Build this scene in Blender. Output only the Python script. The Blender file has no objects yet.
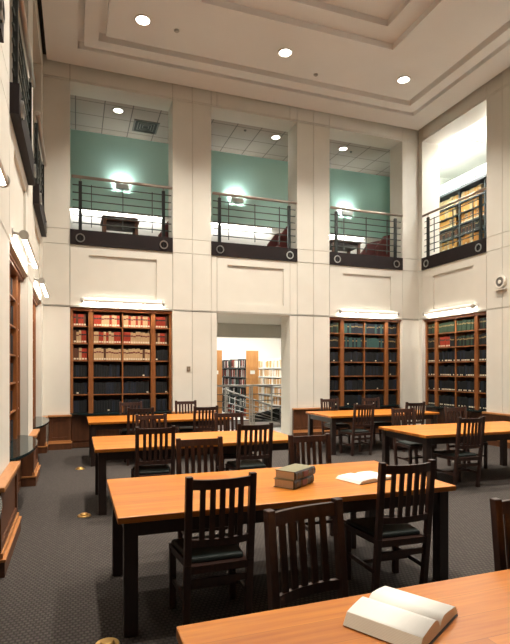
import bpy, bmesh, math, random
from mathutils import Vector, Matrix
random.seed(7)
PI = math.pi
SC = bpy.context.scene
COL = SC.collection

# ------------------------------------------------------------------ materials
def mat(name, col, rough=.5, metal=0., emit=None, estr=0., spec=.5):
    m = bpy.data.materials.new(name); m.use_nodes = True
    b = m.node_tree.nodes['Principled BSDF']
    b.inputs['Base Color'].default_value = (*col, 1)
    b.inputs['Roughness'].default_value = rough
    b.inputs['Metallic'].default_value = metal
    b.inputs['Specular IOR Level'].default_value = spec
    if emit:
        b.inputs['Emission Color'].default_value = (*emit, 1)
        b.inputs['Emission Strength'].default_value = estr
    return m

def mottled(name, c1, c2, scale=3., rough=.6, detail=3., bump=0., stretch=(1, 1, 1), spec=.5):
    """two tones mixed by noise in object space"""
    m = mat(name, c1, rough, spec=spec); nt = m.node_tree; N = nt.nodes; L = nt.links
    b = N['Principled BSDF']
    tc = N.new('ShaderNodeTexCoord'); mp = N.new('ShaderNodeMapping'); mp.inputs['Scale'].default_value = stretch
    nz = N.new('ShaderNodeTexNoise'); nz.inputs['Scale'].default_value = scale; nz.inputs['Detail'].default_value = detail
    cr = N.new('ShaderNodeValToRGB')
    cr.color_ramp.elements[0].position = .35; cr.color_ramp.elements[0].color = (*c1, 1)
    cr.color_ramp.elements[1].position = .65; cr.color_ramp.elements[1].color = (*c2, 1)
    L.new(tc.outputs['Object'], mp.inputs['Vector']); L.new(mp.outputs['Vector'], nz.inputs['Vector'])
    L.new(nz.outputs['Fac'], cr.inputs['Fac']); L.new(cr.outputs['Color'], b.inputs['Base Color'])
    if bump:
        bp = N.new('ShaderNodeBump'); bp.inputs['Strength'].default_value = bump; bp.inputs['Distance'].default_value = .01
        L.new(nz.outputs['Fac'], bp.inputs['Height']); L.new(bp.outputs['Normal'], b.inputs['Normal'])
    return m

def planked(name, c1, c2, c3, width=.14, rough=.36):
    """glued boards along X with grain"""
    m = mat(name, c1, rough); nt = m.node_tree; N = nt.nodes; L = nt.links
    b = N['Principled BSDF']; tc = N.new('ShaderNodeTexCoord')
    mp = N.new('ShaderNodeMapping'); mp.inputs['Scale'].default_value = (1.3, 22, 22)
    nz = N.new('ShaderNodeTexNoise'); nz.inputs['Scale'].default_value = 1.6; nz.inputs['Detail'].default_value = 5
    cr = N.new('ShaderNodeValToRGB')
    cr.color_ramp.elements[0].position = .3; cr.color_ramp.elements[0].color = (*c1, 1)
    cr.color_ramp.elements[1].position = .7; cr.color_ramp.elements[1].color = (*c2, 1)
    br = N.new('ShaderNodeTexBrick')
    br.inputs['Color1'].default_value = (1, 1, 1, 1); br.inputs['Color2'].default_value = (*c3, 1)
    br.inputs['Mortar'].default_value = (.55, .5, .45, 1)
    br.inputs['Scale'].default_value = 1; br.inputs['Mortar Size'].default_value = .0012
    br.inputs['Brick Width'].default_value = 1.9; br.inputs['Row Height'].default_value = width
    mx = N.new('ShaderNodeMix'); mx.data_type = 'RGBA'; mx.blend_type = 'MULTIPLY'; mx.inputs[0].default_value = 1
    L.new(tc.outputs['Object'], mp.inputs['Vector']); L.new(mp.outputs['Vector'], nz.inputs['Vector'])
    L.new(nz.outputs['Fac'], cr.inputs['Fac']); L.new(tc.outputs['Object'], br.inputs['Vector'])
    L.new(cr.outputs['Color'], mx.inputs[6]); L.new(br.outputs['Color'], mx.inputs[7])
    L.new(mx.outputs[2], b.inputs['Base Color'])
    return m

def carpet():
    m = mat('carpet', (.1, .08, .07), .95, spec=.1); nt = m.node_tree; N = nt.nodes; L = nt.links
    b = N['Principled BSDF']; tc = N.new('ShaderNodeTexCoord')
    ck = N.new('ShaderNodeTexBrick'); ck.inputs['Scale'].default_value = 1
    ck.inputs['Brick Width'].default_value = .034; ck.inputs['Row Height'].default_value = .034
    ck.offset = .5; ck.inputs['Mortar Size'].default_value = .006
    ck.inputs['Color1'].default_value = (.078, .060, .048, 1); ck.inputs['Color2'].default_value = (.062, .047, .038, 1)
    ck.inputs['Mortar'].default_value = (.038, .029, .024, 1)
    nz = N.new('ShaderNodeTexNoise'); nz.inputs['Scale'].default_value = 140; nz.inputs['Detail'].default_value = 2
    mx = N.new('ShaderNodeMix'); mx.data_type = 'RGBA'; mx.blend_type = 'OVERLAY'; mx.inputs[0].default_value = .7
    L.new(tc.outputs['Object'], ck.inputs['Vector']); L.new(tc.outputs['Object'], nz.inputs['Vector'])
    L.new(ck.outputs['Color'], mx.inputs[6]); L.new(nz.outputs['Color'], mx.inputs[7])
    bw = N.new('ShaderNodeHueSaturation'); bw.inputs['Saturation'].default_value = .6
    L.new(mx.outputs[2], bw.inputs['Color']); L.new(bw.outputs['Color'], b.inputs['Base Color'])
    bp = N.new('ShaderNodeBump'); bp.inputs['Strength'].default_value = .4; bp.inputs['Distance'].default_value = .004
    L.new(nz.outputs['Fac'], bp.inputs['Height']); L.new(bp.outputs['Normal'], b.inputs['Normal'])
    return m

def tiled(name, c, line, size):
    m = mat(name, c, .8); nt = m.node_tree; N = nt.nodes; L = nt.links
    b = N['Principled BSDF']; tc = N.new('ShaderNodeTexCoord'); br = N.new('ShaderNodeTexBrick')
    br.offset = 0; br.inputs['Scale'].default_value = 1; br.inputs['Brick Width'].default_value = size
    br.inputs['Row Height'].default_value = size; br.inputs['Mortar Size'].default_value = .012
    br.inputs['Color1'].default_value = (*c, 1); br.inputs['Color2'].default_value = (c[0]*.96, c[1]*.96, c[2]*.96, 1)
    br.inputs['Mortar'].default_value = (*line, 1)
    L.new(tc.outputs['Object'], br.inputs['Vector']); L.new(br.outputs['Color'], b.inputs['Base Color'])
    return m

def page_edges(name, c1, c2):
    m = mat(name, c1, .8); nt = m.node_tree; N = nt.nodes; L = nt.links
    b = N['Principled BSDF']; tc = N.new('ShaderNodeTexCoord')
    wv = N.new('ShaderNodeTexWave'); wv.bands_direction = 'Z'; wv.inputs['Scale'].default_value = 90; wv.inputs['Distortion'].default_value = 1.5
    cr = N.new('ShaderNodeValToRGB'); cr.color_ramp.elements[0].color = (*c1, 1); cr.color_ramp.elements[1].color = (*c2, 1)
    L.new(tc.outputs['Object'], wv.inputs['Vector']); L.new(wv.outputs['Fac'], cr.inputs['Fac']); L.new(cr.outputs['Color'], b.inputs['Base Color'])
    return m

M = dict(
    wall=mottled('wall_paint', (.665, .64, .57), (.64, .615, .545), 2.2, .7),
    gap=mat('joint_shadow_gap', (.26, .235, .19), .9),
    cgap=mat('ceiling_joint_painted_shade', (.02, .02, .018), .9),  # shade inside the ceiling gap put into the colour
    ceil=mottled('ceiling_paint', (.84, .815, .78), (.82, .795, .76), 1.5, .8),
    white=mat('white_paint', (.86, .85, .80), .7),
    teal=mottled('teal_paint', (.50, .76, .69), (.48, .74, .67), 2, .7),
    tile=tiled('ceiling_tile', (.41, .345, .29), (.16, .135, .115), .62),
    carpet=carpet(),
    floor2=mat('pale_stone_floor', (.62, .60, .55), .4),
    top=planked('table_oak', (.46, .135, .010), (.62, .23, .022), (.76, .68, .60)),
    dark=mottled('dark_walnut', (.013, .007, .006), (.022, .011, .008), 6, .38, stretch=(6, 6, 1)),
    chair=mottled('chair_mahogany', (.022, .008, .0055), (.040, .0135, .0075), 5, .45, stretch=(8, 8, 1)),
    cushion=mottled('dark_green_leather', (.009, .016, .015), (.013, .022, .020), 8, .45),
    oak=mottled('bookcase_oak', (.20, .070, .020), (.28, .10, .028), 3, .4, stretch=(9, 9, 1)),
    casewood=mottled('case_back_wood', (.030, .014, .009), (.045, .02, .012), 3, .6, stretch=(9, 9, 1)),
    wains=mottled('wainscot_wood', (.075, .027, .011), (.11, .040, .016), 3, .38, stretch=(6, 6, 1)),
    cap=mottled('wainscot_cap_oak', (.36, .15, .05), (.44, .19, .065), 3, .35, stretch=(3, 12, 12)),
    glass=mat('dark_glass_counter', (.012, .022, .022), .08),
    iron=mat('black_iron', (.012, .014, .013), .35, .3),
    base=mottled('dark_fascia', (.010, .006, .006), (.014, .008, .008), 5, .6, spec=.2),
    bar=mat('grey_green_bar', (.06, .07, .064), .4, .5),
    bronze=mat('bronze_handrail', (.40, .33, .28), .28, .8),
    steel=mat('brushed_steel', (.45, .44, .42), .3, .9),
    brass=mat('brass', (.75, .48, .16), .28, .9),
    fix=mat('white_lamp_metal', (.80, .76, .68), .4),
    fixcap=mat('grey_lamp_cap', (.45, .43, .39), .35, .5),
    tube=mat('lit_tube', (1, 1, 1), .5, emit=(1, .92, .80), estr=48),
    disc=mat('lit_downlight', (1, 1, 1), .5, emit=(1, .95, .86), estr=14),
    fluo=mat('lit_fluorescent', (1, 1, 1), .5, emit=(1, .97, .90), estr=48),
    ledge=mat('lit_added_ledge_strip', (1, 1, 1), .5, emit=(1, .98, .92), estr=20),
    fluob=mat('lit_gallery_fluorescent', (1, 1, 1), .5, emit=(1, .98, .93), estr=46),
    sconce=mat('lit_sconce', (1, 1, 1), .5, emit=(.95, 1, .95), estr=220),
    vent=mat('vent_grey', (.16, .15, .13), .6),
    ventd=mat('vent_dark', (.03, .03, .028), .7),
    burg=mottled('burgundy_upholstery', (.085, .010, .009), (.11, .014, .011), 12, .6),
    page=page_edges('page_edges', (.62, .50, .36), (.46, .36, .25)),
    leaf=mottled('open_page', (.93, .91, .85), (.90, .88, .82), 30, .8, stretch=(1, 30, 1)),
    pedge=page_edges('open_page_edges', (.86, .80, .68), (.74, .66, .52)),
    olive=mottled('olive_cloth_cover', (.17, .155, .085), (.20, .18, .10), 30, .7),
    blackc=mat('black_leather_spine', (.018, .016, .015), .4),
    redlab=mat('red_spine_label', (.12, .015, .012), .5),
    gold=mat('gold_stamping', (.22, .15, .06), .5, .3),
    label=mat('paper_sticker', (.62, .55, .40), .7),
    plate=mat('brown_switch_plate', (.16, .12, .08), .5),
    sign=mat('white_sign', (.85, .83, .76), .5),
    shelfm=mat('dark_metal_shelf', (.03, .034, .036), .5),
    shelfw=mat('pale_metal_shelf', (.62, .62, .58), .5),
    canopy=mat('pale_blue_grey_metal', (.42, .46, .48), .5),
    endoak=mottled('end_panel_oak', (.44, .20, .065), (.52, .25, .085), 3, .45, stretch=(9, 9, 1)),
)
BOOKC = dict(red=(.30, .035, .016), cream=(.42, .29, .155), tan=(.48, .215, .05), black=(.008, .009, .010), green=(.020, .042, .024),
             navy=(.011, .015, .024), brown=(.085, .035, .018), white=(.72, .70, .64), grey=(.28, .28, .26), teal=(.03, .075, .07))
for k, c in BOOKC.items():
    M['bk_' + k] = mat(k + '_book_cloth', c, .7, spec=.25)

# ------------------------------------------------------------------ mesh helpers
class MB:
    def __init__(s): s.bm = bmesh.new(); s.mats = []
    def mi(s, m):
        if m not in s.mats: s.mats.append(m)
        return s.mats.index(m)
    def box(s, x0, y0, z0, x1, y1, z1, m=None, rot=None):
        v = [Vector(c) for c in ((x0,y0,z0),(x1,y0,z0),(x1,y1,z0),(x0,y1,z0),(x0,y0,z1),(x1,y0,z1),(x1,y1,z1),(x0,y1,z1))]
        if rot: v = [rot @ c for c in v]
        return s.hexa(v, m)
    def hexa(s, v, m=None):
        v = [s.bm.verts.new(c) for c in v]; i = s.mi(m) if m else 0; fs = []
        for f in ((0,3,2,1),(4,5,6,7),(0,1,5,4),(1,2,6,5),(2,3,7,6),(3,0,4,7)):
            fc = s.bm.faces.new([v[k] for k in f]); fc.material_index = i; fs.append(fc)
        return fs
    def bar(s, p, q, w, h=None, m=None, up=(0, 0, 1)):
        """square bar between two points"""
        h = h or w; p, q = Vector(p), Vector(q); d = (q - p).normalized(); u = Vector(up)
        if abs(d.dot(u)) > .98: u = Vector((0, 1, 0))
        a = d.cross(u).normalized(); b = a.cross(d).normalized()
        v = [p + a*i*w/2 + b*j*h/2 for i, j in ((-1,-1),(1,-1),(1,1),(-1,1))] + [q + a*i*w/2 + b*j*h/2 for i, j in ((-1,-1),(1,-1),(1,1),(-1,1))]
        s.hexa(v, m)
    def tube(s, p, q, r, n=12, m=None, r2=None, smooth=True, a0=0., a1=2*PI, cap=True):
        p, q = Vector(p), Vector(q); d = (q - p).normalized(); u = Vector((0, 0, 1))
        if abs(d.dot(u)) > .98: u = Vector((0, 1, 0))
        a = d.cross(u).normalized(); b = a.cross(d).normalized(); r2 = r if r2 is None else r2
        full = abs(a1 - a0 - 2*PI) < 1e-6; k = n if full else n + 1; i0 = s.mi(m) if m else 0
        A = [s.bm.verts.new(p + (a*math.cos(t) + b*math.sin(t))*r) for t in [a0 + (a1-a0)*i/n for i in range(k)]]
        B = [s.bm.verts.new(q + (a*math.cos(t) + b*math.sin(t))*r2) for t in [a0 + (a1-a0)*i/n for i in range(k)]]
        for i in range(k if full else k - 1):
            j = (i + 1) % k; f = s.bm.faces.new((A[i], A[j], B[j], B[i])); f.smooth = smooth; f.material_index = i0
        if cap:
            for f in (A[::-1], B): fc = s.bm.faces.new(f); fc.material_index = i0
            if not full: fc = s.bm.faces.new((A[0], B[0], B[-1], A[-1])); fc.material_index = i0
    def prism(s, pts, z0, z1, m=None):
        """pts: list of (x, y) extruded in z"""
        i0 = s.mi(m) if m else 0
        A = [s.bm.verts.new((x, y, z0)) for x, y in pts]; B = [s.bm.verts.new((x, y, z1)) for x, y in pts]; n = len(pts)
        for f in [A[::-1], B] + [[A[i], A[(i+1) % n], B[(i+1) % n], B[i]] for i in range(n)]:
            fc = s.bm.faces.new(f); fc.material_index = i0
    def profile(s, pts, x0, x1, m=None):
        """pts: list of (y, z) extruded along x"""
        i0 = s.mi(m) if m else 0
        A = [s.bm.verts.new((x0, y, z)) for y, z in pts]; B = [s.bm.verts.new((x1, y, z)) for y, z in pts]; n = len(pts)
        for f in [A[::-1], B] + [[A[i], A[(i+1) % n], B[(i+1) % n], B[i]] for i in range(n)]:
            fc = s.bm.faces.new(f); fc.material_index = i0
    def ring(s, c, r, t, axis='y', n=16, m=None):
        c = Vector(c); i0 = s.mi(m) if m else 0
        P = []
        for i in range(n):
            a = 2*PI*i/n; row = []
            for rr, dd in ((r-t, -t), (r+t, -t), (r+t, t), (r-t, t)):
                if axis == 'y': row.append(s.bm.verts.new(c + Vector((rr*math.cos(a), dd, rr*math.sin(a)))))
                else: row.append(s.bm.verts.new(c + Vector((rr*math.cos(a), rr*math.sin(a), dd))))
            P.append(row)
        for i in range(n):
            for k in range(4):
                f = s.bm.faces.new((P[i][k], P[i][(k+1) % 4], P[(i+1) % n][(k+1) % 4], P[(i+1) % n][k])); f.material_index = i0
    def build(s, name, m=None, parent=None, bevel=0., seg=2):
        if m is not None and not s.mats: s.mats = [m]
        bmesh.ops.recalc_face_normals(s.bm, faces=s.bm.faces[:])
        me = bpy.data.meshes.new(name); s.bm.to_mesh(me); s.bm.free()
        for mm in s.mats: me.materials.append(mm)
        o = bpy.data.objects.new(name, me); COL.objects.link(o)
        if parent: o.parent = parent
        if bevel:
            b = o.modifiers.new('bevel', 'BEVEL'); b.width = bevel; b.segments = seg; b.limit_method = 'ANGLE'
        return o

def thing(name, label, cat, loc=(0, 0, 0), rz=0., group=None):
    o = bpy.data.objects.new(name, None); COL.objects.link(o); o.empty_display_size = .1
    o.location = loc; o.rotation_euler = (0, 0, rz); o['label'] = label; o['category'] = cat
    if group: o['group'] = group
    return o
def tag(o, label, cat, group=None):
    o['label'] = label; o['category'] = cat
    if group: o['group'] = group
    return o
def struct(o, loc=None, rz=0.):
    o['kind'] = 'structure'
    if loc is not None: o.location = loc; o.rotation_euler = (0, 0, rz)
    return o
def dup(root, loc, rz, label, group=None):
    r = root.copy(); COL.objects.link(r); r.location = loc; r.rotation_euler = (0, 0, rz); r['label'] = label
    if group: r['group'] = group
    for ch in list(root.children):
        c = ch.copy(); COL.objects.link(c); c.parent = r
        for g in list(ch.children):
            d = g.copy(); COL.objects.link(d); d.parent = c
    return r

# ------------------------------------------------------------------ the room
XL, XR, YB, YF = -.62, 8.45, 10.97, -2.6
ZC = 7.82                       # border of the coffered ceiling
WT = .55                        # wall thickness
Z_DOOR, Z_SL, Z_BASE, Z_OP = 2.91, 4.18, 4.49, 7.52
OPW = 2.11

def cladding(length, bays, zs, openings, panels, extra):
    """wall of pale boards with shadow joints; openings are real holes. local x along wall, y into the wall"""
    xs = sorted(set([0, length] + extra + [v for a, b in bays for v in (a, b)] + [v for o in openings for v in (o[0], o[1])]))
    zz = sorted(set(zs + [v for o in openings for v in (o[2], o[3])]))
    f = MB(); g = .005
    def hole(xm, zm): return any(o[0] < xm < o[1] and o[2] < zm < o[3] for o in openings)
    for i in range(len(xs)-1):
        for j in range(len(zz)-1):
            x0, x1, z0, z1 = xs[i], xs[i+1], zz[j], zz[j+1]; xm, zm = (x0+x1)/2, (z0+z1)/2
            if hole(xm, zm): continue
            gx0 = 0 if hole(x0-.01, zm) or i == 0 else g; gx1 = 0 if hole(x1+.01, zm) or i == len(xs)-2 else g
            gz0 = 0 if hole(xm, z0-.01) or j == 0 else g; gz1 = 0 if hole(xm, z1+.01) or j == len(zz)-2 else g
            rec = [p for p in panels if x0-.01 <= p[0] and p[1] <= x1+.01 and z0-.01 <= p[2] and p[3] <= z1+.01]
            X0, X1, Z0, Z1 = x0+gx0, x1-gx1, z0+gz0, z1-gz1
            if rec:
                a, b, c, d = rec[0]
                f.box(X0, 0, Z0, a, .03, Z1, M['wall']); f.box(b, 0, Z0, X1, .03, Z1, M['wall'])
                f.box(a, 0, Z0, b, .03, c, M['wall']); f.box(a, 0, d, b, .03, Z1, M['wall'])
                f.box(a, .0302, c, b, .05, d, M['wall'])
                f.box(X0, .0502, Z0, X1, WT, Z1, M['gap'])
                f.box(x0, .045, z0, x1, WT, z0+.0, M['gap']) if False else None
            else:
                f.box(X0, 0, Z0, X1, .02, Z1, M['wall'])
            # core behind the boards (its reveals are painted like the boards)
            hx = hole(x0-.01, zm) or hole(x1+.01, zm) or hole(xm, z0-.01) or hole(xm, z1+.01)
            if not rec: f.box(x0, .0202, z0, x1, WT, z1, M['wall'] if hx else M['gap'])
    return f

ZS = [0, 2.93, Z_SL, Z_BASE, 7.56, 8.0]
# back wall
b0 = -.108 - XL
BX = [b0 + k*2.974 for k in range(3)]
ops = [(x, x+OPW, Z_SL, Z_OP) for x in BX] + [(BX[0], BX[0]+OPW, 0, Z_DOOR), (3.0-XL, 4.79-XL, 0, 2.90), (BX[2], BX[2]+OPW, 0, Z_DOOR)]
pan = [(x+.38, x+1.76, 3.12, 3.99) for x in BX]
f = cladding(XR-XL, [(x, x+OPW) for x in BX], ZS, ops, pan, [BX[0]+OPW+.432, BX[1]+OPW+.432])
struct(f.build('wall_back'), (XL, YB, 0))
# left wall, seen from inside: local x runs towards the back wall
LY = [8.45, 5.55, 2.28, -.6]
lx = [y-YF for y in LY]
ops = [(x, x+OPW, Z_SL, Z_OP) for x in lx] + [(x, x+OPW, 0, Z_DOOR) for x in lx[:3]]
pan = [(x+.38, x+1.76, 3.12, 3.99) for x in lx]
f = cladding(YB-YF, [(x, x+OPW) for x in lx], ZS, ops, pan, [x+OPW+.432 for x in lx[1:]])
struct(f.build('wall_left'), (XL, YF, 0), PI/2)
# right wall: local x runs towards the camera
RB = [YB-10.83 + 3.03*k for k in range(4)]
RW = 2.17
ops = [(x, x+RW, Z_SL, Z_OP) for x in RB] + [(RB[0], RB[0]+RW, 0, Z_DOOR)]
pan = [(x+.43, x+1.78, 3.12, 3.97) for x in RB]
f = cladding(YB-YF, [(x, x+RW) for x in RB], ZS, ops, pan, [x+RW+.43 for x in RB[:3]])
struct(f.build('wall_right'), (XR, YB, 0), -PI/2)
# wall behind the camera, dark wood chosen to cut bounced light
f = MB(); f.box(XL-WT, YF-.3, 0, XR+WT, YF, 8.0, M['wains']); struct(f.build('wall_front'))
# floor
f = MB(); f.box(XL-WT, YF, -.1, XR+WT, YB+.02, 0, M['carpet']); struct(f.build('floor'))

# coffered ceiling: rings of an inset profile
def ceiling():
    f = MB(); f.mi(M['ceil']); f.mi(M['cgap'])
    P = [(0, 7.96), (.08, 7.96), (.08, ZC), (.66, ZC), (.66, ZC+.15), (.775, ZC+.15), (.775, ZC), (1.03, ZC), (1.03, ZC+.16), (1.16, ZC+.16), (1.16, ZC+.03),
         (2.62, ZC+.03), (2.62, ZC+.15), (3.01, ZC+.15), (3.01, ZC+.27), (3.6, ZC+.27)]
    loops = []
    for d, z in P:
        loops.append([f.bm.verts.new(c) for c in ((XL+d, YF+d, z), (XR-d, YF+d, z), (XR-d, YB-d, z), (XL+d, YB-d, z))])
    for i, (a, b) in enumerate(zip(loops, loops[1:])):
        for k in range(4):
            fc = f.bm.faces.new((a[k], a[(k+1) % 4], b[(k+1) % 4], b[k])); fc.material_index = 1 if i < 1 else 0
    f.bm.faces.new(loops[-1])
    for x0, y0, x1, y1 in ((XL-WT, YF-.3, XR+WT, YF), (XL-WT, YB, XR+WT, YB+WT), (XL-WT, YF, XL, YB), (XR, YF, XR+WT, YB)):
        f.box(x0, y0, 8.0, x1, y1, 8.1, M['ceil'])
    f.box(XL, YF, 8.4, XR, YB, 8.5, M['ceil'])
    return f
cf = ceiling()
me = bpy.data.meshes.new('ceiling'); cf.bm.to_mesh(me); cf.bm.free()
for mm in cf.mats: me.materials.append(mm)
o = bpy.data.objects.new('ceiling', me); COL.objects.link(o); struct(o)

# ---- galleries of the upper storey and the stack room beyond the doorway
GY = 13.3
def slab(name, x0, y0, z0, x1, y1, z1, m):
    f = MB(); f.box(x0, y0, z0, x1, y1, z1, m); return struct(f.build(name))
slab('floor', XL-2.5, YB+WT, 4.0, XR+5, GY, 4.28, M['carpet'])
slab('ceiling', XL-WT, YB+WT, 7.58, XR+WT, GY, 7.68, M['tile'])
f = MB(); f.box(XL-2.5, GY, 4.28, 9.7, GY+.2, 5.63, M['white']); f.box(XL-2.5, GY, 5.63, 9.7, GY+.2, 7.7, M['teal']); struct(f.build('wall_gallery_back'))
f = MB(); f.box(XL-2.5, GY-.035, 5.60, 9.6, GY, 5.645, M['white']); struct(f.build('trim_1'))
slab('wall_gallery_left', XL-WT-.2, YB+WT, 4.28, XL-WT, GY, 7.6, M['teal'])
slab('wall_gallery_end', XR+WT-.1, YB+WT, 4.28, XR+WT, 12.78, 7.58, M['teal'])
slab('wall_gallery_niche', 9.6, 13.0, 4.28, 9.7, GY, 7.58, M['teal'])
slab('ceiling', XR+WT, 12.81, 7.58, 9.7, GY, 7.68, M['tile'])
# right gallery, white
RX = 11.2
slab('floor', XR+WT, YF, 4.0, RX, GY-.5, 4.28, M['floor2'])
slab('ceiling', XR+WT, YF, 7.58, RX, GY-.5, 7.68, M['white'])
slab('wall_gallery_right', RX, YF, 4.0, RX+.2, GY-.5, 7.68, M['white'])
slab('wall_gallery_far', XR+WT, GY-.5, 4.28, RX+.2, GY-.3, 7.68, M['white'])
slab('wall_gallery_near', XR+WT, YF-.2, 4.0, RX+.2, YF, 7.68, M['white'])
# left gallery
LX = XL-WT-1.6
slab('floor', LX, YF, 4.0, XL-WT, YB+.0, 4.28, M['carpet'])
slab('ceiling', LX, YF, 7.58, XL-WT, YB, 7.68, M['white'])
slab('wall_gallery_outer', LX-.2, YF, 4.0, LX, YB, 7.68, M['wall'])
slab('wall_gallery_return', LX, YB-.02, 4.28, XL-WT, YB+.18, 7.58, M['wall'])
# stack room
SY = 21.
slab('floor', 1.0, YB+.02, -.1, 11.5, SY, 0, M['floor2'])
slab('ceiling', 1.0, YB+WT, 2.95, 11.5, 14.0, 3.05, M['wall'])
slab('ceiling', 1.0, 14.2, 3.6, 11.5, SY, 3.7, M['white'])
slab('trim_2', 1.0, 14.0, 2.56, 11.5, 14.2, 3.7, M['wall'])
slab('wall_stack_back', 1.0, SY, 0, 11.5, SY+.2, 3.7, M['white'])
slab('wall_stack_left', .8, YB+WT, 0, 1.0, SY, 3.7, M['white'])
slab('wall_stack_right', 11.5, YB+WT, 0, 11.7, SY, 3.7, M['white'])

# ------------------------------------------------------------------ downlights
def downlight(x, y, z, label, group, big=True):
    r = .12 if big else .10
    t = thing('ceiling_light', label, 'light', (x, y, z), 0, group)
    f = MB(); f.ring((0, 0, -.006), r+.012, .012, 'z', 24, M['fix']); f.build('trim_ring', None, t)
    f = MB(); f.tube((0, 0, -.004), (0, 0, .004), r, 24, M['disc']); f.build('lens', None, t)
    return t
def spot(x, y, z, e, ang=116, blend=1.0, col=(1, .91, .79), rad=.12):
    l = bpy.data.lights.new('lamp', 'SPOT'); l.energy = e; l.spot_size = math.radians(ang); l.spot_blend = blend; l.color = col; l.shadow_soft_size = rad
    o = bpy.data.objects.new('lamp', l); COL.objects.link(o); o.location = (x, y, z-.05); return o
E_MAIN = 1150
names = {1.13: 'nearest the left wall', 3.88: 'middle one of the three in a row', 6.64: 'nearest the right corner'}
for y in (9.12, 6.3, 3.5):
    for x in (1.13, 3.88, 6.64):
        inside = 2.05 < x < 5.8 and 0 < y < 8.3
        z = ZC+.27 if (2.4 < x < 5.4 and .5 < y < 7.9) else (ZC+.03)
        if y > 9: downlight(x, y, z, 'round recessed downlight in the coffered ceiling, ' + names[x], 'downlights in the coffered ceiling')
        else: downlight(x, y, z, 'round recessed downlight in the coffered ceiling, in the rows out over the tables', 'downlights over the tables')
        spot(x, y, z, E_MAIN*(1 if y > 5 else .62)*(.72 if x > 6 else 1))
for x, y, w in ((.92, 11.96, 'behind the left balcony railing'), (4.84, 11.99, 'behind the middle balcony railing'), (6.8, 12.0, 'behind the right balcony railing')):
    downlight(x, y, 7.58, 'small downlight in the tiled gallery ceiling ' + w, 'gallery downlights', False)
    spot(x, y, 7.58, 60, 130)
# air vent
t = thing('air_vent', 'square dark air vent in the tiled gallery ceiling, at the left opening', 'vent', (1.62, 12.55, 7.58))
f = MB()
for a in ((-.3, -.3, .3, -.26), (-.3, .26, .3, .3), (-.3, -.26, -.26, .26), (.26, -.26, .3, .26)): f.box(a[0], a[1], -.02, a[2], a[3], 0, M['vent'])
f.build('frame', None, t)
f = MB(); f.box(-.26, -.26, -.004, .26, .26, -.001, M['ventd']); f.build('duct_backing', None, t)
f = MB()
for k in range(3):
    a = .20-.06*k
    for c in ((-a, -a, a, -a+.02), (-a, a-.02, a, a), (-a, -a+.02, -a+.02, a-.02), (a-.02, -a+.02, a, a-.02)): f.box(c[0], c[1], -.016, c[2], c[3], -.006, M['vent'])
f.build('grille', None, t)
for x, y, z, lb in ((4.78, 9.59, ZC+.03, 'small round smoke detector on the coffered ceiling beside the middle downlight'), (1.75, 9.2, ZC+.03, 'small round smoke detector on the coffered ceiling right of the left downlight'),
                  (3.98, 11.9, 7.58, 'tiny round sensor on the tiled gallery ceiling, middle opening'), (7.1, 12.1, 7.58, 'tiny round sensor on the tiled gallery ceiling, right opening')):
    r = .05 if z > 7.7 else .035
    f = MB(); f.tube((0, 0, -.012), (0, 0, 0), r, 16); f.tube((0, 0, -.03), (0, 0, -.012), r*.6, 16, r2=r*.8)
    o = f.build('smoke_detector', M['fixcap'] if z > 7.7 else M['vent']); o.location = (x, y, z); tag(o, lb, 'smoke detector', 'ceiling sensors')

# ------------------------------------------------------------------ sconces on the teal wall
def sconce(x, z, label):
    t = thing('wall_sconce', label, 'wall lamp', (x, GY, z), 0, 'sconces on the teal gallery wall')
    f = MB(); f.box(-.05, -.05, -.06, .05, 0, .06, M['fixcap']); f.build('back_plate', None, t)
    f = MB()
    f.box(-.17, -.16, -.06, .17, -.148, .05, M['fixcap']); f.box(-.17, -.148, -.06, -.158, -.05, .05, M['fixcap']); f.box(.158, -.148, -.06, .17, -.05, .05, M['fixcap'])
    f.box(-.158, -.148, -.06, .158, -.05, -.05, M['fixcap']); f.build('shade', None, t)
    f = MB(); f.tube((-.13, -.115, .02), (.13, -.115, .02), .025, 10, M['sconce']); f.build('lit_tube', None, t)
for x, w in ((1.12, 'left'), (4.18, 'middle'), (7.6, 'right')):
    sconce(x, 6.27, f'grey uplight box glowing on the teal wall behind the {w} balcony opening')
# strips added under the white ledge to brighten the white lower wall
for x, w in ((1.0, 'left'), (4.0, 'middle'), (7.0, 'right')):
    t = thing('added_ledge_light', f'added slim linear light under the white wall ledge behind the {w} balcony opening', 'light', (x, GY-.10, 5.60), 0, 'added ledge lights')
    f = MB(); f.box(-1.2, -.03, -.03, 1.2, .10, .0, M['fix']); f.build('housing', None, t)
    f = MB(); f.box(-1.18, -.02, -.036, 1.18, .09, -.0301, M['ledge']); f.build('diffuser', None, t)

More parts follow.
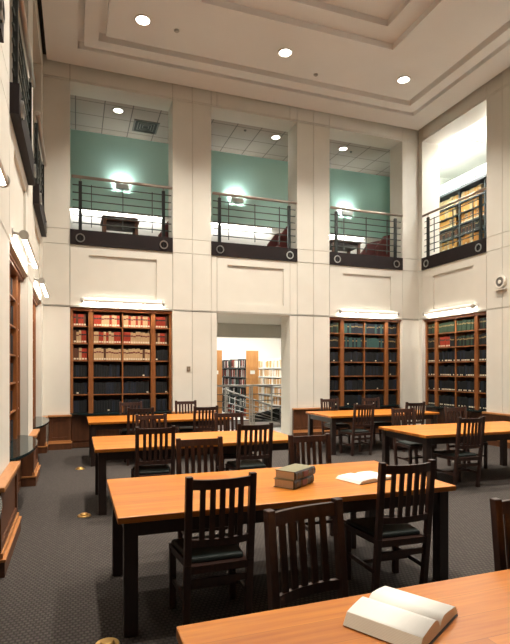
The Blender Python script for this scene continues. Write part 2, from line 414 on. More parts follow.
# ------------------------------------------------------------------ balcony railings
def railing(side, origin, rz, W, label):
    t = thing('balcony_railing', label, 'railing', origin, rz, 'balcony railings')
    y = -.02
    f = MB(); f.box(.003, -.025, Z_SL+.004, W-.003, .10, Z_BASE, M['base']); f.build('fascia', None, t)
    for x in (.20, W-.20):
        f = MB(); f.bar((x, y+.05, Z_BASE-.16), (x, y+.05, 5.50), .066, .05, M['iron'], up=(0, 1, 0)); f.bar((x+.0, y+.05, 5.44), (x, y+.05, 5.565), .022, m=M['steel'])
        p = f.build('post', None, t)
        f = MB(); f.ring((x, -.036, Z_BASE-.17), .08, .011, 'y', 20, M['steel']); f.bar((x, -.034, Z_BASE-.27), (x, -.034, Z_BASE-.05), .022, .012, M['iron'], up=(0, 1, 0))
        f.build('ring_bracket', None, t)
    f = MB(); f.tube((.03, y+.02, 5.58), (W-.01, y+.02, 5.58), .032, 12, M['bronze']); f.build('handrail', None, t)
    for k in range(6):
        z = Z_BASE + (5.58-Z_BASE)*(k+1)/7.
        f = MB(); f.tube((.05, y+.06, z), (W-.03, y+.06, z), .012, 8, M['bar']); f.build('rail', None, t)
    for x in (.42, W/2, W-.44):
        f = MB(); f.bar((x, y+.06, Z_BASE+.08), (x, y+.06, 5.45), .016, .022, M['bar']); f.build('baluster', None, t)
    return t
for k, w in enumerate(('left', 'middle', 'right')):
    railing('back', (XL+BX[k], YB, 0), 0, OPW, f'dark balcony railing with bronze handrail in the {w} opening of the back wall')
railing('right', (XR, YB-RB[0], 0), -PI/2, RW, 'dark balcony railing in the bright opening of the right wall')
for k in (1, 2): railing('right', (XR, YB-RB[k], 0), -PI/2, RW, 'dark balcony railing on the right wall nearer the camera than the bright opening')
for k, w in enumerate(('the far', 'the middle', 'the nearest')):
    railing('left', (XL+.065, LY[k], 0), PI/2, OPW, f'dark balcony railing in {w} opening of the left wall, seen at a slant')

# ------------------------------------------------------------------ tube wall lights
def tube_light(origin, rz, label, x0=.26, x1=1.86):
    t = thing('wall_light', label, 'wall lamp', origin, rz, 'tube lights over the bookcases')
    z, y, r = 3.03, -.11, .04
    f = MB(); f.tube((x0, y, z), (x1, y, z), r, 16, M['fix'], a0=-1.0, a1=PI*.92, cap=False); 
    f.build('housing', None, t)
    f = MB(); f.tube((x0, y, z-.004), (x1, y, z-.004), r*.78, 16, M['tube']); f.build('lit_tube', None, t)
    for x in (x0, x1):
        f = MB(); s = -1 if x == x0 else 1
        f.tube((x-.0*s, y, z), (x+.045*s, y, z), r*1.2, 20, M['fixcap']); f.build('end_cap', None, t)
        f = MB(); f.tube((x+.02*s, y, z), (x+.02*s, 0, z+.02), .014, 8, M['fixcap']); f.tube((x+.02*s, -.012, z+.02), (x+.02*s, 0, z+.02), .05, 16, M['fixcap']); f.build('bracket', None, t)
    return t
tube_light((XL+BX[0], YB, 0), 0, 'white tube wall light above the bookcase at the left of the back wall')
tube_light((XL+BX[2], YB, 0), 0, 'white tube wall light above the bookcase right of the doorway')
tube_light((XR, YB-RB[0], 0), -PI/2, 'white tube wall light above the bookcase on the right wall')
for k, w in enumerate(('the far bookcase on the left wall', 'the second bookcase on the left wall', 'the nearest bookcase on the left wall')):
    tube_light((XL, LY[k], 0), PI/2, 'glowing tube wall light above ' + w)

# ------------------------------------------------------------------ bookcases
ZTOP = 2.90
SHELF = [.725, 1.10, 1.46, 1.81, 2.17, 2.525]
COMP = lambda W: [(.06, .36), (.46, W/2-.012), (W/2+.012, W-.46), (W-.36, W-.06)]
def bookcase(origin, rz, W, label):
    t = thing('bookcase', label, 'bookcase', origin, rz, 'oak bookcases set in the walls')
    y0, y1 = .10, .44; e = .006
    f = MB(); f.box(e, y0+.01, 0, W-e, y1, .68, M['wains']); f.box(e, y0-.01, 0, W-e, y0+.01, .10, M['wains']); f.build('base_cabinet', None, t)
    for k in range(4):
        a, b = W*k/4+.03, W*(k+1)/4-.03
        f = MB(); f.box(a, y0-.008, .13, b, y0+.012, .64, M['wains']); d = f.build('door', None, t, .006, 1)
        f = MB(); f.tube((b-.05, y0-.03, .50), (b-.05, y0-.008, .50), .012, 10, M['brass']); f.build('knob', None, d)
    # shallow bowed counter of dark glass
    pts = [(e, y1-.3), (W-e, y1-.3)] if False else []
    n = 24; arc = [(W/2 + (W/2-.03)*math.cos(PI - PI*i/n), y0-.01 - .27*math.sin(PI*i/n)) for i in range(n+1)]
    f = MB(); f.prism(arc + [(W-e, y0+.05), (e, y0+.05)], .685, .715, M['glass']); f.build('counter_top', None, t)
    f = MB(); f.box(e, y1-.02, .68, W-e, y1, ZTOP-.01, M['casewood']); f.build('back_panel', None, t)
    for a, b in ((e, .06), (.36, .46), (W-.46, W-.36), (W-.06, W-e)):
        f = MB(); f.box(a, y0, .716, b, y1-.02, ZTOP-.06, M['oak'])
        if b-a > .08:
            for q in (.02, .05, .08): f.box(a+q-.006, y0-.008, .75, a+q+.006, y0, ZTOP-.09, M['oak'])
        f.build('stile', None, t)
    f = MB(); f.box(W/2-.012, y0+.01, .716, W/2+.012, y1-.02, ZTOP-.06, M['oak']); f.build('divider', None, t)
    f = MB(); f.box(e, y0-.03, ZTOP-.06, W-e, y1-.02, ZTOP-.006, M['oak']); f.box(e, y0-.05, ZTOP-.03, W-e, y0-.03, ZTOP-.006, M['oak']); f.build('cornice', None, t)
    for z in SHELF[1:]:
        for a, b in COMP(W):
            f = MB(); f.box(a+.001, y0+.012, z-.020, b-.001, y1-.022, z, M['oak']); f.build('shelf', None, t)
    return t
BC = [('left', (XL+BX[0], YB, 0), 0, OPW, 'tall oak bookcase at the left of the back wall, red and cream books on top', 'the left back-wall bookcase'),
      ('mid', (XL+BX[2], YB, 0), 0, OPW, 'tall oak bookcase of dark volumes on the back wall right of the doorway', 'the bookcase right of the doorway'),
      ('right', (XR, YB-RB[0], 0), -PI/2, RW, 'tall oak bookcase on the right wall, green and red books near the top', 'the right-wall bookcase'),
      ('lf', (XL, LY[0], 0), PI/2, OPW, 'tall oak bookcase on the left wall nearest the back corner, seen edge on', ''),
      ('ln', (XL, LY[1], 0), PI/2, OPW, 'second tall oak bookcase on the left wall, between the white piers', ''),
      ('l0', (XL, LY[2], 0), PI/2, OPW, 'tall oak bookcase on the left wall nearest the camera', '')]
for b in BC: bookcase(*b[1:5])

# books: a few shared meshes, every book an object
def book_mesh(col, h, th, dp=.20, lab=True, band=None):
    f = MB(); c = M['bk_'+col]
    f.box(-th/2+.003, .004, .002, th/2-.003, dp-.004, h-.006, M['page'])          # page block
    f.box(-th/2, 0, 0, -th/2+.003, dp, h, c); f.box(th/2-.003, 0, 0, th/2, dp, h, c)  # boards
    f.profile([(0, 0), (-.006, .004), (-.006, h-.004), (0, h), (.004, h), (.004, 0)], -th/2, th/2, c)  # rounded spine
    if lab: f.box(-th/2+.006, -.0075, .015, th/2-.006, -.006, .048, M['label'])
    if band: f.box(-th/2+.001, -.007, h*.62, th/2-.001, -.006, h*.74, M[band])
    o = f.build('book'); me = o.data; bpy.data.objects.remove(o); return me
BM = {}
for c in BOOKC:
    for i, h in enumerate((.245, .262, .23)):
        BM[c, i] = book_mesh(c, h, .05, lab=c in ('red', 'cream', 'brown', 'tan', 'white', 'grey'), band={'red': 'blackc', 'cream': 'redlab', 'black': 'gold', 'green': 'gold', 'navy': 'gold'}.get(c))
def xf(origin, rz): return Matrix.Translation(Vector(origin)) @ Matrix.Rotation(rz, 4, 'Z')
NB = [0]
STUFF = MB()
def stuff_book(Mx, x, y, z, th, h, dp, col, pl=.15):
    v = [Mx @ Vector(c) for c in ((x-th/2, y, z), (x+th/2, y, z), (x+th/2, y+dp, z), (x-th/2, y+dp, z), (x-th/2, y, z+h), (x+th/2, y, z+h), (x+th/2, y+dp, z+h), (x-th/2, y+dp, z+h))]
    STUFF.hexa(v, M['bk_'+col])
    if random.random() < pl:
        v = [Mx @ Vector(c) for c in ((x-th/2+.006, y-.001, z+.015), (x+th/2-.006, y-.001, z+.015), (x+th/2-.006, y, z+.015), (x-th/2+.006, y, z+.015),
                                      (x-th/2+.006, y-.001, z+.045), (x+th/2-.006, y-.001, z+.045), (x+th/2-.006, y, z+.045), (x-th/2+.006, y, z+.045))]
        STUFF.hexa(v, M['label'])
def book_row(origin, rz, a, b, z, cols, where, y=.135, fill=1., single=True, pl=.15):
    Mx = xf(origin, rz); x = a + .008
    i = 0; seqn = list(cols)
    while x < a + (b-a)*fill - .055:
        th = random.uniform(.043, .056); col = seqn[i % len(seqn)] if len(seqn) > 6 else random.choice(seqn)
        k = random.choice((0, 0, 0, 1, 2)); dy = random.uniform(0, .012)
        if single and NB[0] < 292:
            o = bpy.data.objects.new('book', BM[col, k]); COL.objects.link(o)
            o.location = Mx @ Vector((x+th/2, y+dy, z+.0005)); o.rotation_euler = (0, 0, rz); o.scale = (th/.05*.98, 1, 1)
            lb = f'{col} bound volume standing in {where}'
            tag(o, lb, 'book', f'{col} volumes in {where}'); NB[0] += 1
        else:
            stuff_book(Mx, x+th/2, y+dy, z+.0005, th*.97, (.245, .262, .23)[k], .2, col, pl)
        x += th + .0015; i += 1
W = OPW
rc = ['red', 'cream']; row = {5: 'the top row', 4: 'the second row', 3: 'the third row', 2: 'the fourth row', 1: 'the fifth row', 0: 'the bottom row'}
b = BC[0]; cp = COMP(W)
book_row(b[1], b[2], *cp[0], SHELF[5], ['brown', 'red', 'brown', 'cream'], f'{row[5]} of {b[5]}')
book_row(b[1], b[2], *cp[1], SHELF[5], ['red', 'red', 'red', 'cream', 'cream', 'cream', 'red', 'cream', 'cream', 'red', 'cream'], f'{row[5]} of {b[5]}')
book_row(b[1], b[2], *cp[2], SHELF[5], ['cream', 'cream', 'red', 'cream', 'cream', 'red', 'cream', 'red', 'cream', 'cream', 'red'], f'{row[5]} of {b[5]}')
book_row(b[1], b[2], *cp[3], SHELF[5], ['red', 'red', 'red', 'red', 'brown', 'cream', 'brown'], f'{row[5]} of {b[5]}')
book_row(b[1], b[2], *cp[0], SHELF[4], ['brown', 'cream', 'cream', 'red', 'red', 'brown', 'brown'], f'{row[4]} of {b[5]}')
book_row(b[1], b[2], *cp[1], SHELF[4], ['cream', 'cream', 'red', 'red', 'cream', 'red', 'cream', 'cream', 'red', 'red', 'red'], f'{row[4]} of {b[5]}')
book_row(b[1], b[2], *cp[2], SHELF[4], ['red', 'red', 'red', 'cream', 'cream', 'cream', 'cream', 'cream', 'cream', 'cream', 'cream'], f'{row[4]} of {b[5]}')
book_row(b[1], b[2], *cp[3], SHELF[4], ['brown', 'cream', 'red', 'red', 'brown', 'red', 'red'], f'{row[4]} of {b[5]}')
book_row(b[1], b[2], *cp[0], SHELF[3], ['brown', 'brown', 'cream', 'red', 'red', 'brown', 'red'], f'{row[3]} of {b[5]}')
for q in (1, 2): book_row(b[1], b[2], *cp[q], SHELF[3], ['cream', 'brown', 'cream'], f'{row[3]} of {b[5]}')
# right-wall bookcase and the one right of the doorway: top rows
b = BC[2]; cr_ = COMP(RW)
for q, cols in ((0, ['green', 'black']), (1, ['green']), (2, ['green']), (3, ['black', 'green'])): book_row(b[1], b[2], *cr_[q], SHELF[5], cols, f'{row[5]} of {b[5]}')
for q, cols in ((0, ['black']), (1, ['brown', 'red', 'red', 'red', 'red', 'red', 'red', 'red', 'black', 'black', 'black']), (2, ['green', 'black']), (3, ['black'])): book_row(b[1], b[2], *cr_[q], SHELF[4], cols, f'{row[4]} of {b[5]}')
b = BC[1]
for q, cols in ((0, ['black', 'green']), (1, ['teal', 'navy']), (2, ['teal', 'navy']), (3, ['black', 'navy'])): book_row(b[1], b[2], *cp[q], SHELF[5], cols, f'{row[5]} of {b[5]}')
for q in range(4): book_row(b[1], b[2], *cp[q], SHELF[4], ['navy', 'teal'] if q in (1, 2) else ['black'], f'{row[4]} of {b[5]}')
# ------------------------------------------------------------------ gallery stack behind the right opening
GX = 9.95
def stack(name, origin, rz, L, H, shelves, D, label, frame_m, end_m, bay=.92, canopy=False, end_w=None, sign=False):
    """free-standing library stack; local front faces -y, x along its length"""
    t = thing(name, label, 'bookshelf', origin, rz, 'library stacks')
    n = max(1, round(L/bay)); bw = L/n
    for k in range(n+1):
        f = MB(); f.box(k*bw-.02, 0, 0, k*bw+.02, D, H, frame_m); f.build('upright', None, t)
    for z in shelves:
        for k in range(n):
            f = MB(); f.box(k*bw+.021, .0, z-(.036 if canopy else .03), (k+1)*bw-.021, D, z, frame_m); f.build('shelf', None, t)
    f = MB(); f.box(.0, D-.015, .06, L, D-.002, H-.05, frame_m); f.build('back_panel', None, t)
    if end_m:
        f = MB(); f.box(L+.02, -.02, 0, L+.055, (end_w or D)+.02, H+.25, end_m); e_ = f.build('end_panel', None, t)
        if sign:
            f = MB(); f.box(L+.055, (end_w or D)*.3, H*.74, L+.06, (end_w or D)*.72, H*.80, M['sign']); f.build('sign_card', None, t)
    if canopy:
        f = MB(); f.box(0, -.06, H, L, D, H+.07, M['shelfm']); f.box(0, -.04, H+.07, L, D, H+.36, M['canopy'])
        for k in range(n): f.box(k*bw+.12, -.06, H+.16, (k+1)*bw-.12, -.04, H+.24, M['white'])
        f.build('canopy', None, t)
    return t
gs = [.14, .44, .74, 1.04, 1.34, 1.64, 1.94]
GO = (GX, 12.1, 4.28)
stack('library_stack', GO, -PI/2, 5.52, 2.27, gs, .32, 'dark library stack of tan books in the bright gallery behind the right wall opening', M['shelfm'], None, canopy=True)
kinds = {7: ['cream', 'tan', 'cream'], 6: ['cream', 'cream', 'tan'], 5: ['tan', 'tan', 'tan', 'cream'], 4: ['tan', 'tan', 'tan', 'cream'], 3: ['brown', 'brown', 'black'], 2: ['tan', 'tan', 'cream'], 1: ['brown', 'tan', 'brown']}
for k, z in enumerate(gs):
    for q in range(6):
        a, b_ = q*.92+.03, (q+1)*.92-.03
        cols = kinds.get(k, ['brown'])
        if q % 4 == 2 and k in (5, 4, 6, 3, 7): cols = ['white', 'red', 'red']
        book_row(GO, -PI/2, a, b_, 4.28+z-4.28, cols, 'the gallery stack at the right', y=.03, fill=random.uniform(.85, 1), single=(q < 3 and k in (3, 4, 5, 6, 7)))
# remaining rows go into the one uncountable mass
for bi, rows in ((0, (2, 1, 0)), (1, (3, 2, 1, 0)), (2, (3, 2, 1, 0)), (3, range(6)), (4, range(6)), (5, range(6))):
    b = BC[bi]; c4 = COMP(b[3])
    for r in rows:
        for q in range(4):
            book_row(b[1], b[2], *c4[q], SHELF[r], ['black', 'black', 'black', 'navy'] if bi != 3 or r < 4 else ['brown', 'red'], '', single=False, pl=.75 if bi == 2 else .06)  # near-black cloth: light falloff on the lower rows put into the colour
book_row(BC[0][1], 0, *cp[3], SHELF[3], ['black'], '', single=False)

# ------------------------------------------------------------------ stacks and stair railing beyond the doorway
ss = [.08, .40, .72, 1.04, 1.36, 1.68]
for i, (x, y, lb) in enumerate(((4.02, 15.6, 'library stack with oak end panel, left one beyond the doorway'), (5.26, 15.6, 'library stack with oak end panel and white card, middle of the doorway'),
                               (6.52, 15.6, 'library stack of cream books at the right beyond the doorway'))):
    # left faces look towards -X: local front -y -> -X
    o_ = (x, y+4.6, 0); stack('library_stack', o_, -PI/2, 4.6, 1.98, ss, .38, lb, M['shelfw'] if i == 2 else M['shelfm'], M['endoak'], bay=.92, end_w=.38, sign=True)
    for k, z in enumerate(ss):
        for q in range(5):
            cols = [['brown', 'grey', 'navy', 'red', 'green'], ['black', 'red', 'navy', 'white', 'green', 'grey'], ['cream', 'tan', 'white', 'cream']][i]
            book_row(o_, -PI/2, q*.92+.03, (q+1)*.92-.03, z, cols, '', y=.03, fill=random.uniform(.7, 1), single=False)
o = STUFF.build('books'); o['kind'] = 'stuff'; tag(o, 'dark and mixed volumes filling the remaining shelves of the bookcases and stacks', 'books')

# stair railing beyond the doorway
slab('floor', 3.3, 13.05, 0, 6.4, 15.3, .012, M['dark'])  # dark sheet standing in for the shade of the stair opening
t = thing('stair_railing', 'steel stair railing with sloping bars just beyond the doorway', 'railing', (0, 13.2, .012))
for x in (3.55, 3.85, 4.55, 4.62, 5.2, 5.9):
    f = MB(); f.bar((x, 0, 0), (x, 0, 1.145), .035, m=M['steel']); f.build('post', None, t)
for z in (1.16,):
    f = MB(); f.tube((3.45, 0, z), (6.2, 0, z), .028, 10, M['steel']); f.build('handrail', None, t)
for z in (.2, .38, .56, .74, .92):
    f = MB(); f.tube((3.5, .03, z), (6.2, .03, z), .010, 8, M['bar']); f.build('rail', None, t)
for k in range(5):
    f = MB(); f.tube((3.9, .35, 1.06-.17*k), (6.1, .35, .28-.17*k if k < 2 else -.02+.0*k+.0), .022 if k == 0 else .012, 8, M['steel']); f.build('sloping_rail', None, t)
for x in (4.0, 4.8, 5.6):
    f = MB(); f.bar((x, .35, 0), (x, .35, 1.04-.355*(x-3.9)), .03, m=M['steel']); f.build('newel', None, t)
f = MB(); f.hexa([Vector(c) for c in ((4.7, .40, .10), (6.3, .40, .10), (6.3, .46, .10), (4.7, .46, .10), (4.7, .40, .28), (6.3, .40, .66), (6.3, .46, .66), (4.7, .46, .28))], M['iron']); f.build('stringer', None, t)
# fluorescent strips in the stack room and right gallery
def strip(x, y, z, L, alongx, label, group, w=.28):
    t = thing('fluorescent_ceiling_light', label, 'light', (x, y, z), 0 if alongx else PI/2, group)
    dz = 0
    if w > .3:                                                    # hung on rods; glowing top added to brighten the gallery ceiling
        dz = -.14
        f = MB(); f.box(-L/2+.04, -w/2+.04, dz-.0399, L/2-.04, w/2-.04, dz-.035, M['fluob']); f.build('added_upper_diffuser', None, t)
    f = MB(); f.box(-L/2, -w/2, dz-.09, L/2, w/2, dz-.04, M['fix'])
    for xx in (-L/4, L/4): f.tube((xx, 0, dz-.04), (xx, 0, -.0), .012, 8, M['fix'])
    f.build('housing', None, t)
    f = MB(); f.box(-L/2+.02, -w/2+.02, dz-.096, L/2-.02, w/2-.02, dz-.0901, M['fluob'] if w > .3 else M['fluo']); f.build('diffuser', None, t)
for x in (3.85, 4.98, 6.1, 7.3):
    for y in (15.4, 18.2): strip(x, y, 3.6, 2.2, False, 'long fluorescent light on the ceiling between the stacks', 'stack room lights')
for y in (11.2, 8.2, 5.2, 2.2):
    strip(9.5, y, 7.58, 2.2, False, 'long fluorescent light on the white gallery ceiling at the right', 'right gallery lights', .5)

# ------------------------------------------------------------------ gallery furniture
def desk(x, y, w, label):
    t = thing('carrel_desk', label, 'desk', (x, y, 4.28), 0, 'gallery desks')
    f = MB(); f.box(-w/2, -.32, .72, w/2, .32, .76, M['wains']); f.build('desktop', None, t)
    f = MB(); f.box(-w/2+.06, -.27, .62, w/2-.06, .27, .72, M['dark']); f.build('apron', None, t)
    for a in (-1, 1):
        for b_ in (-1, 1):
            f = MB(); f.box(a*(w/2-.07)-.035, b_*.26-.035, 0, a*(w/2-.07)+.035, b_*.26+.035, .72, M['wains']); f.build('leg', None, t)
    return t
def armchair(x, y, rz, label):
    t = thing('armchair', label, 'armchair', (x, y, 4.28), rz, 'burgundy gallery armchairs')
    f = MB(); f.box(-.33, -.30, .2, .33, .21, .46, M['burg']); f.build('seat', None, t, .04, 3)
    f = MB(); f.hexa([Vector(c) for c in ((-.36, -.34, .2), (.36, -.34, .2), (.36, -.20, .2), (-.36, -.20, .2), (-.34, -.46, 1.0), (.34, -.46, 1.0), (.34, -.36, 1.0), (-.34, -.36, 1.0))], M['burg']); f.build('backrest', None, t, .03, 3)
    for s in (-1, 1):
        f = MB(); x0, x1 = (s*.42, s*.34) if s < 0 else (.34, .42)
        f.profile([(-.42, .2), (.22, .2), (.22, .62), (-.02, .93), (-.46, 1.04), (-.52, 1.04)], x0, x1, M['burg']); f.build('arm', None, t, .02, 2)
        for yy in (-.30, .17):
            f = MB(); f.box(s*.34-.03, yy-.03, 0, s*.34+.03, yy+.03, .2, M['dark']); f.build('foot', None, t)
    return t
desk(.97, 12.1, .84, 'dark reddish desk behind the left balcony railing')
t = thing('desk_box', 'dark wooden box with sloped lid on the desk behind the left railing', 'box', (.97, 12.1, 5.04))
f = MB(); f.profile([(-.22, 0), (.22, 0), (.22, .12), (-.22, .05)], -.38, .38, M['dark']); f.build('body', None, t)
f = MB(); f.hexa([Vector(c) for c in ((-.40, -.24, .05), (.40, -.24, .05), (.40, .24, .125), (-.40, .24, .125), (-.40, -.24, .07), (.40, -.24, .07), (.40, .24, .145), (-.40, .24, .145))], M['wains']); f.build('lid', None, t)
desk(6.80, 12.1, .9, 'reddish wooden desk behind the right balcony railing')
armchair(2.12, 12.0, PI/2, 'burgundy armchair at the right end of the left balcony opening')
armchair(4.97, 12.0, PI/2, 'burgundy armchair at the right end of the middle balcony opening')
armchair(7.80, 12.0, PI/2, 'burgundy armchair at the right end of the right balcony opening')

# ------------------------------------------------------------------ wainscot (built-in panelling)
TN = [3]
def wainscot(origin, rz, a, b, ra=False, rb=False):
    t = bpy.data.objects.new(f'trim_{TN[0]}', None); TN[0] += 1; COL.objects.link(t); t.location = origin; t.rotation_euler = (0, 0, rz); t['kind'] = 'structure'
    f = MB(); f.box(a, -.055, 0, b, -.001, .66, M['wains'])
    if ra: f.box(a, -.001, 0, a+.018, .088, .66, M['wains'])
    if rb: f.box(b-.018, -.001, 0, b, .088, .66, M['wains'])
    f.build('body', None, t)
    if ra or rb:
        f = MB()
        if ra: f.box(a-.018, -.10, 0, a-.006, .085, .12, M['wains']); f.box(a-.024, -.108, .12, a-.006, .085, .14, M['cap'])
        if rb: f.box(b+.006, -.10, 0, b+.018, .085, .12, M['wains']); f.box(b+.006, -.108, .12, b+.024, .085, .14, M['cap'])
        f.build('return_moulding', None, t)
    f = MB(); w = .07
    for c in ((a, .18, a+w, .66), (b-w, .18, b, .66), (a+w, .18, b-w, .25), (a+w, .59, b-w, .66)): f.box(c[0], -.072, c[1], c[2], -.0552, c[3], M['wains'])
    f.build('panel_frame', None, t)
    f = MB(); f.box(a-.012, -.10, .66, b+.012, -.001, .70, M['cap']); f.build('cap', None, t, .006, 2)
    f = MB(); f.box(a-.005, -.10, 0, b+.005, -.0552, .12, M['wains']); f.box(a-.005, -.108, .12, b+.005, -.0552, .14, M['cap']); f.box(a-.005, -.085, .14, b+.005, -.0552, .185, M['cap']); f.build('base_moulding', None, t)
back = (XL, YB, 0)
wainscot(back, 0, .11, BX[0]+.02, False, True)
wainscot(back, 0, BX[0]+OPW-.02, 3.0-XL-.03, True, False)
wainscot(back, 0, 4.79-XL+.06, BX[2]+.02, False, True)
left = (XL, 0, 0)
wainscot(left, PI/2, LY[0]+OPW-.02, YB-.11, True, False)
for k in (0, 1, 2): wainscot(left, PI/2, LY[k+1]+OPW-.02, LY[k]+.02, True, True)
right = (XR, YB, 0)
wainscot(right, -PI/2, RB[0]+RW-.02, RB[0]+RW+6.5, True, False)
# switch plate
f = MB(); f.box(-.04, -.012, -.055, .04, 0, .055, M['plate']); f.box(-.008, -.02, -.015, .008, -.012, .015, M['gap'])
o = f.build('light_switch'); o.location = (2.35, YB, 1.63); tag(o, 'small brown light switch plate on the pier left of the doorway', 'light switch')
# round wall fitting on the right wall
t = thing('wall_speaker', 'round white wall fitting with a dark grille high on the right wall', 'speaker', (XR, 8.24, 3.46), -PI/2)
f = MB(); f.tube((0, -.05, 0), (0, 0, 0), .13, 24, M['fix']); f.ring((0, -.05, 0), .115, .014, 'y', 24, M['fix']); f.build('housing', None, t)
f = MB(); f.tube((0, -.056, 0), (0, -.0502, 0), .098, 24, M['vent']); f.build('grille', None, t)
f = MB(); f.tube((0, -.07, 0), (0, -.0562, 0), .04, 16, M['fix']); f.build('center_cap', None, t)
f = MB(); f.box(-.14, -.06, -.17, .14, 0, -.15, M['wall']); f.build('bracket', None, t)

# ------------------------------------------------------------------ tables
def make_table(label, loc):
    t = thing('reading_table', label, 'table', loc, 0, 'long oak reading tables')
    L, D = 2.49, 1.12
    f = MB(); f.box(0, 0, .70, L, D, .74, M['top']); f.build('tabletop', None, t, .006, 2)
    f = MB()
    for c in ((.06, .05, L-.06, .08), (.06, D-.08, L-.06, D-.05), (.05, .08, .08, D-.08), (L-.08, .08, L-.05, D-.08)): f.box(c[0], c[1], .605, c[2], c[3], .70, M['dark'])
    f.build('apron', None, t)
    for x in (.04, L-.125):
        for y in (.035, D-.12):
            f = MB(); f.box(x, y, 0, x+.085, y+.085, .6995, M['dark']); f.build('leg', None, t, .004, 1)
    return t
T0 = make_table('long oak reading table with two stacked books and an open book', (.235, 3.09, 0))
TP = {'A': (.235, 3.09)}
for k, (x, y, lb) in dict(N=(.325, .605, 'long oak reading table nearest the camera, large open book on it'), C=(.20, 5.81, 'long oak reading table, second behind the books in the left row'),
                          D=(.20, 8.80, 'long oak reading table in front of the left back-wall bookcase'), R=(4.40, 5.56, 'long oak reading table at the right edge, nearer of the right row'),
                          S=(4.52, 8.43, 'long oak reading table in front of the bookcase right of the doorway')).items():
    dup(T0, (x, y, 0), 0, lb); TP[k] = (x, y)
T0.location = (.235, 3.09, 0)

# ------------------------------------------------------------------ chairs (local origin between the back posts on the floor, sitter faces +y)
def make_chair(label, loc, rz):
    t = thing('slat_back_chair', label, 'chair', loc, rz, 'slat back library chairs')
    H = .985; lean = .055; hw = .200
    yb = lambda z: -lean*max(0, (z-.44)/(H-.44))
    for s in (-1, 1):                                             # rear leg and back post, one stick
        f = MB(); w = .021
        prof = [(s*hw, .05, 0), (s*hw, 0, .44), (s*hw, yb(H), H)]
        for p, q in zip(prof, prof[1:]):
            v = []
            for c in (p, q):
                for i, j in ((-1, -1), (1, -1), (1, 1), (-1, 1)): v.append(Vector((c[0]+i*w, c[1]-.0+j*w, c[2])))
            f.hexa(v, M['chair'])
        f.build('rear_leg', None, t, .003, 1)
    for s in (-1, 1):
        f = MB(); f.box(s*.212-.021, .40, 0, s*.212+.021, .442, .41, M['chair']); f.build('front_leg', None, t, .003, 1)
    f = MB()
    f.hexa([Vector(c) for c in ((-.179, -.012, .385), (.179, -.012, .385), (.232, .455, .385), (-.232, .455, .385), (-.179, -.012, .430), (.179, -.012, .430), (.232, .455, .430), (-.232, .455, .430))], M['chair']); f.build('seat_frame', None, t)
    f = MB(); f.hexa([Vector(c) for c in ((-.17, .03, .4305), (.17, .03, .4305), (.222, .45, .4305), (-.222, .45, .4305), (-.165, .035, .462), (.165, .035, .462), (.212, .44, .462), (-.212, .44, .462))], M['cushion']); f.build('seat_cushion', None, t, .01, 2)
    bow = lambda x: -.035*(1-(x/hw)**2)
    def rail(z0, z1, name, crown=0.):
        f = MB(); n = 8; xs = [-.180+.36*i/n for i in range(n+1)]; th = .022
        for a, b_ in zip(xs, xs[1:]):
            v = []
            for z, cc in ((z0, 0), (z1, crown)):
                for x, s in ((a, -1), (b_, -1), (b_, 1), (a, 1)): v.append(Vector((x, yb(z)+bow(x)+s*th/2, z + cc*(1-(x/hw)**2))))
            f.hexa(v, M['chair'])
        bmesh.ops.remove_doubles(f.bm, verts=f.bm.verts[:], dist=1e-5)
        f.build(name, None, t)
    rail(.905, .968, 'crest_rail', -.004); rail(.555, .600, 'lower_rail')
    for k in range(5):
        x = -.180+.36*(k+1)/6
        f = MB(); p, q = Vector((x, yb(.6)+bow(x), .5995)), Vector((x, yb(.905)+bow(x), .906)); f.bar(p, q, .034, .012, M['chair'], up=(0, 1, 0)); f.build('slat', None, t)
    for s in (-1, 1):
        f = MB(); f.bar((s*.201, .055, .20), (s*.212, .40, .20), .018, .032, M['chair']); f.build('side_stretcher', None, t)
    f = MB(); f.box(-.19, .22, .19, .19, .24, .215, M['chair']); f.build('cross_stretcher', None, t)
    f = MB(); f.box(-.179, .012, .30, .179, .030, .34, M['chair']); f.build('rear_stretcher', None, t)
    return t
CH = [ # x, y (of the back), turn, label
    (.835, 3.00, 0, 'dark slat back chair in front of the two stacked books table, left one'),
    (2.18, 3.00, -2, 'dark slat back chair in front of the open book on the middle table'),
    (1.035, 2.12, 192, 'slat back chair facing the camera, back against the stacked-books table'),
    (2.15, 1.875, 176, 'slat back chair cut by the right edge of the photo'),
    (1.095, 4.57, 180, 'slat back chair at the far side of the stacked-books table, left one'),
    (2.165, 4.43, 180, 'slat back chair standing right behind the two stacked books'),
    (.845, 5.74, -2, 'slat back chair at the near side of the second left table, left one'),
    (2.01, 5.68, -1, 'slat back chair at the near side of the second left table, right one'),
    (1.02, 7.22, 182, 'slat back chair between the second and third left tables, left one facing camera'),
    (2.15, 7.15, 178, 'slat back chair between the second and third left tables, right one facing camera'),
    (1.03, 8.66, 0, 'slat back chair at the near side of the farthest left table, left one'),
    (2.15, 8.64, 0, 'slat back chair at the near side of the farthest left table, right one'),
    (1.03, 10.16, 180, 'slat back chair in front of the left back-wall bookcase, behind the farthest left table'),
    (2.13, 10.16, 180, 'slat back chair before the white pier left of the doorway'),
    (5.02, 5.46, 0, 'slat back chair at the near side of the nearer right table'),
    (5.11, 6.98, 180, 'slat back chair at the far side of the nearer right table, left one'),
    (6.12, 6.92, 178, 'slat back chair at the far side of the nearer right table, right one'),
    (5.06, 8.20, 2, 'slat back chair at the near side of the far right table, left one'),
    (6.28, 8.30, 0, 'slat back chair at the near side of the far right table, right one'),
    (5.27, 9.84, 180, 'slat back chair behind the far right table, left one, before the dark bookcase'),
    (6.30, 9.82, 180, 'slat back chair behind the far right table, right one, before the dark bookcase'),
]
c0 = None
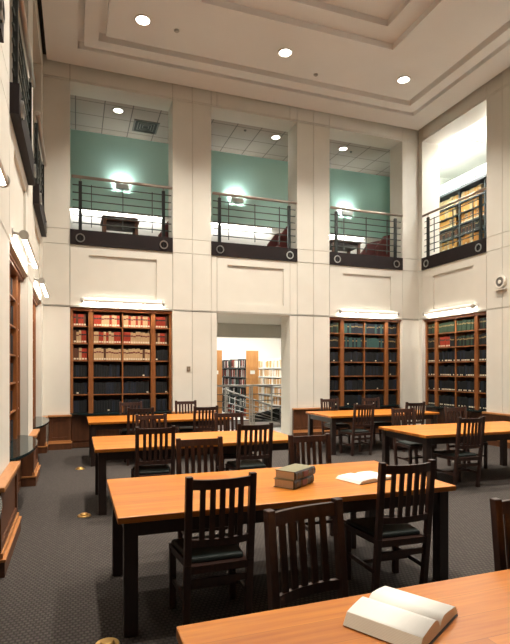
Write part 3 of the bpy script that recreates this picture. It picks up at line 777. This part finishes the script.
for x, y, a, lb in CH:
    if c0 is None: c0 = make_chair(lb, (x, y, 0), math.radians(a))
    else: dup(c0, (x, y, 0), math.radians(a), lb)

# ------------------------------------------------------------------ books on the tables
def closed_book(x, y, z, rz, label):
    """thick volume lying flat: spine towards local -y, x along the spine"""
    t = thing('thick_book', label, 'book', (x, y, z), rz, 'stacked thick books')
    L, D, H = .30, .175, .063
    f = MB(); f.box(-L/2+.006, -D/2+.006, .004, L/2-.006, D/2-.006, H-.004, M['page']); f.build('page_block', None, t)
    f = MB(); f.box(-L/2, -D/2, 0, L/2, D/2, .004, M['olive']); f.box(-L/2, -D/2, H-.004, L/2, D/2, H, M['olive']); f.build('cover', None, t)
    f = MB(); f.profile([(-D/2, 0), (-D/2-.010, .012), (-D/2-.012, H/2), (-D/2-.010, H-.012), (-D/2, H), (-D/2+.004, H), (-D/2+.004, 0)], -L/2, L/2, M['blackc'])
    for xx in (-.11, -.05, .04, .11): f.box(xx-.003, -D/2-.0135, .008, xx+.003, -D/2-.010, H-.008, M['gold'])
    sp = f.build('spine', None, t)
    f = MB(); f.box(-.038, -D/2-.0145, .010, .030, -D/2-.0115, H-.010, M['redlab']); f.build('spine_label', None, t)
closed_book(1.575, 3.54, .7405, math.radians(36), 'lower of two thick olive books stacked on the table')
closed_book(1.588, 3.545, .804, math.radians(35), 'upper of two thick olive books stacked on the table')
def open_book(x, y, rz, H, W, th, label, name='open_book'):
    """local x across the spread, y along the gutter"""
    t = thing(name, label, 'open book', (x, y, .7405), rz)
    f = MB(); f.box(-W-.008, -H/2-.006, 0, W+.008, H/2+.006, .004, M['brass'] if False else M['blackc']); f.build('cover', None, t)
    for s, k in ((-1, 1.0), (1, .8)):
        n = 12; pts = []
        for i in range(n+1):
            u = i/n; zz = .0045 + th*k*(.25 + .75*min(1, u/.22)**.5) * (1 - .28*max(0, (u-.25)/.75)**1.6)
            pts.append((s*W*u*(1), zz))
        slope = .028*k
        f = MB(); i1 = f.mi(M['leaf']); i2 = f.mi(M['pedge']); bm = f.bm
        T0_ = [bm.verts.new((px, -H/2, pz)) for px, pz in pts]; T1 = [bm.verts.new((px, H/2, pz)) for px, pz in pts]
        foot = s*(W + slope)
        B0 = [bm.verts.new((px + (s*slope*(abs(px)/W)), -H/2, .0041)) for px, pz in pts]; B1 = [bm.verts.new((px + (s*slope*(abs(px)/W)), H/2, .0041)) for px, pz in pts]
        for i in range(n):
            fc = bm.faces.new((T0_[i], T0_[i+1], T1[i+1], T1[i])); fc.smooth = True; fc.material_index = i1
            for A, B in ((T0_, B0), (T1, B1)):
                fc = bm.faces.new((A[i], A[i+1], B[i+1], B[i])); fc.material_index = i2
        fc = bm.faces.new((T0_[n], T1[n], B1[n], B0[n])); fc.material_index = i2
        fc = bm.faces.new(B0 + B1[::-1]); fc.material_index = i2
        fc = bm.faces.new((T0_[0], T1[0], B1[0], B0[0])); fc.material_index = i2
        f.build('page_block', None, t)
    return t
open_book(1.085, 1.50, math.radians(30), .27, .148, .050, 'large thick open book at the front edge of the photo, on the nearest table')
open_book(2.21, 3.53, math.radians(15), .26, .185, .026, 'white open book on the table behind the right slat back chair')

# brass floor boxes beside the table legs
for x, y, lb in ((.12, 5.91, 'round brass floor socket at the leg of the second table in the left row'), (.205, 3.10, 'round brass floor socket at the front left leg of the table with stacked books'), (.10, 8.70, 'round brass floor socket at the leg of the far left table')):
    t = thing('floor_socket', lb, 'floor socket', (x-.03, y-.02, 0), 0, 'brass floor sockets')
    f = MB(); f.tube((0, 0, 0), (0, 0, .012), .075, 24, M['brass'], r2=.068); f.build('plate', None, t)
    f = MB(); f.tube((0, 0, .012), (0, 0, .03), .045, 20, M['brass'], r2=.034); f.build('lid', None, t)

# ------------------------------------------------------------------ light, world, camera
w = bpy.data.worlds.new('world'); SC.world = w; w.use_nodes = True
w.node_tree.nodes['Background'].inputs['Color'].default_value = (1, .93, .82, 1); w.node_tree.nodes['Background'].inputs['Strength'].default_value = .0

cam = bpy.data.cameras.new('camera'); co = bpy.data.objects.new('camera', cam); COL.objects.link(co)
cam.sensor_fit = 'VERTICAL'; cam.sensor_height = 36; cam.sensor_width = 36
cam.lens = 503.65/644*36; cam.shift_y = (369.24-322)/644
co.location = (0, 0, 1.6236); co.rotation_euler = (PI/2, 0, -.3423)
cam.clip_start = .05; cam.clip_end = 100
SC.camera = co
SC.view_settings.view_transform = 'Standard'; SC.view_settings.look = 'None'; SC.view_settings.gamma = 1; SC.view_settings.use_curve_mapping = False
SC.view_settings.exposure = 0.07
SC.cycles.max_bounces = 8; SC.cycles.diffuse_bounces = 5; SC.cycles.sample_clamp_indirect = 6
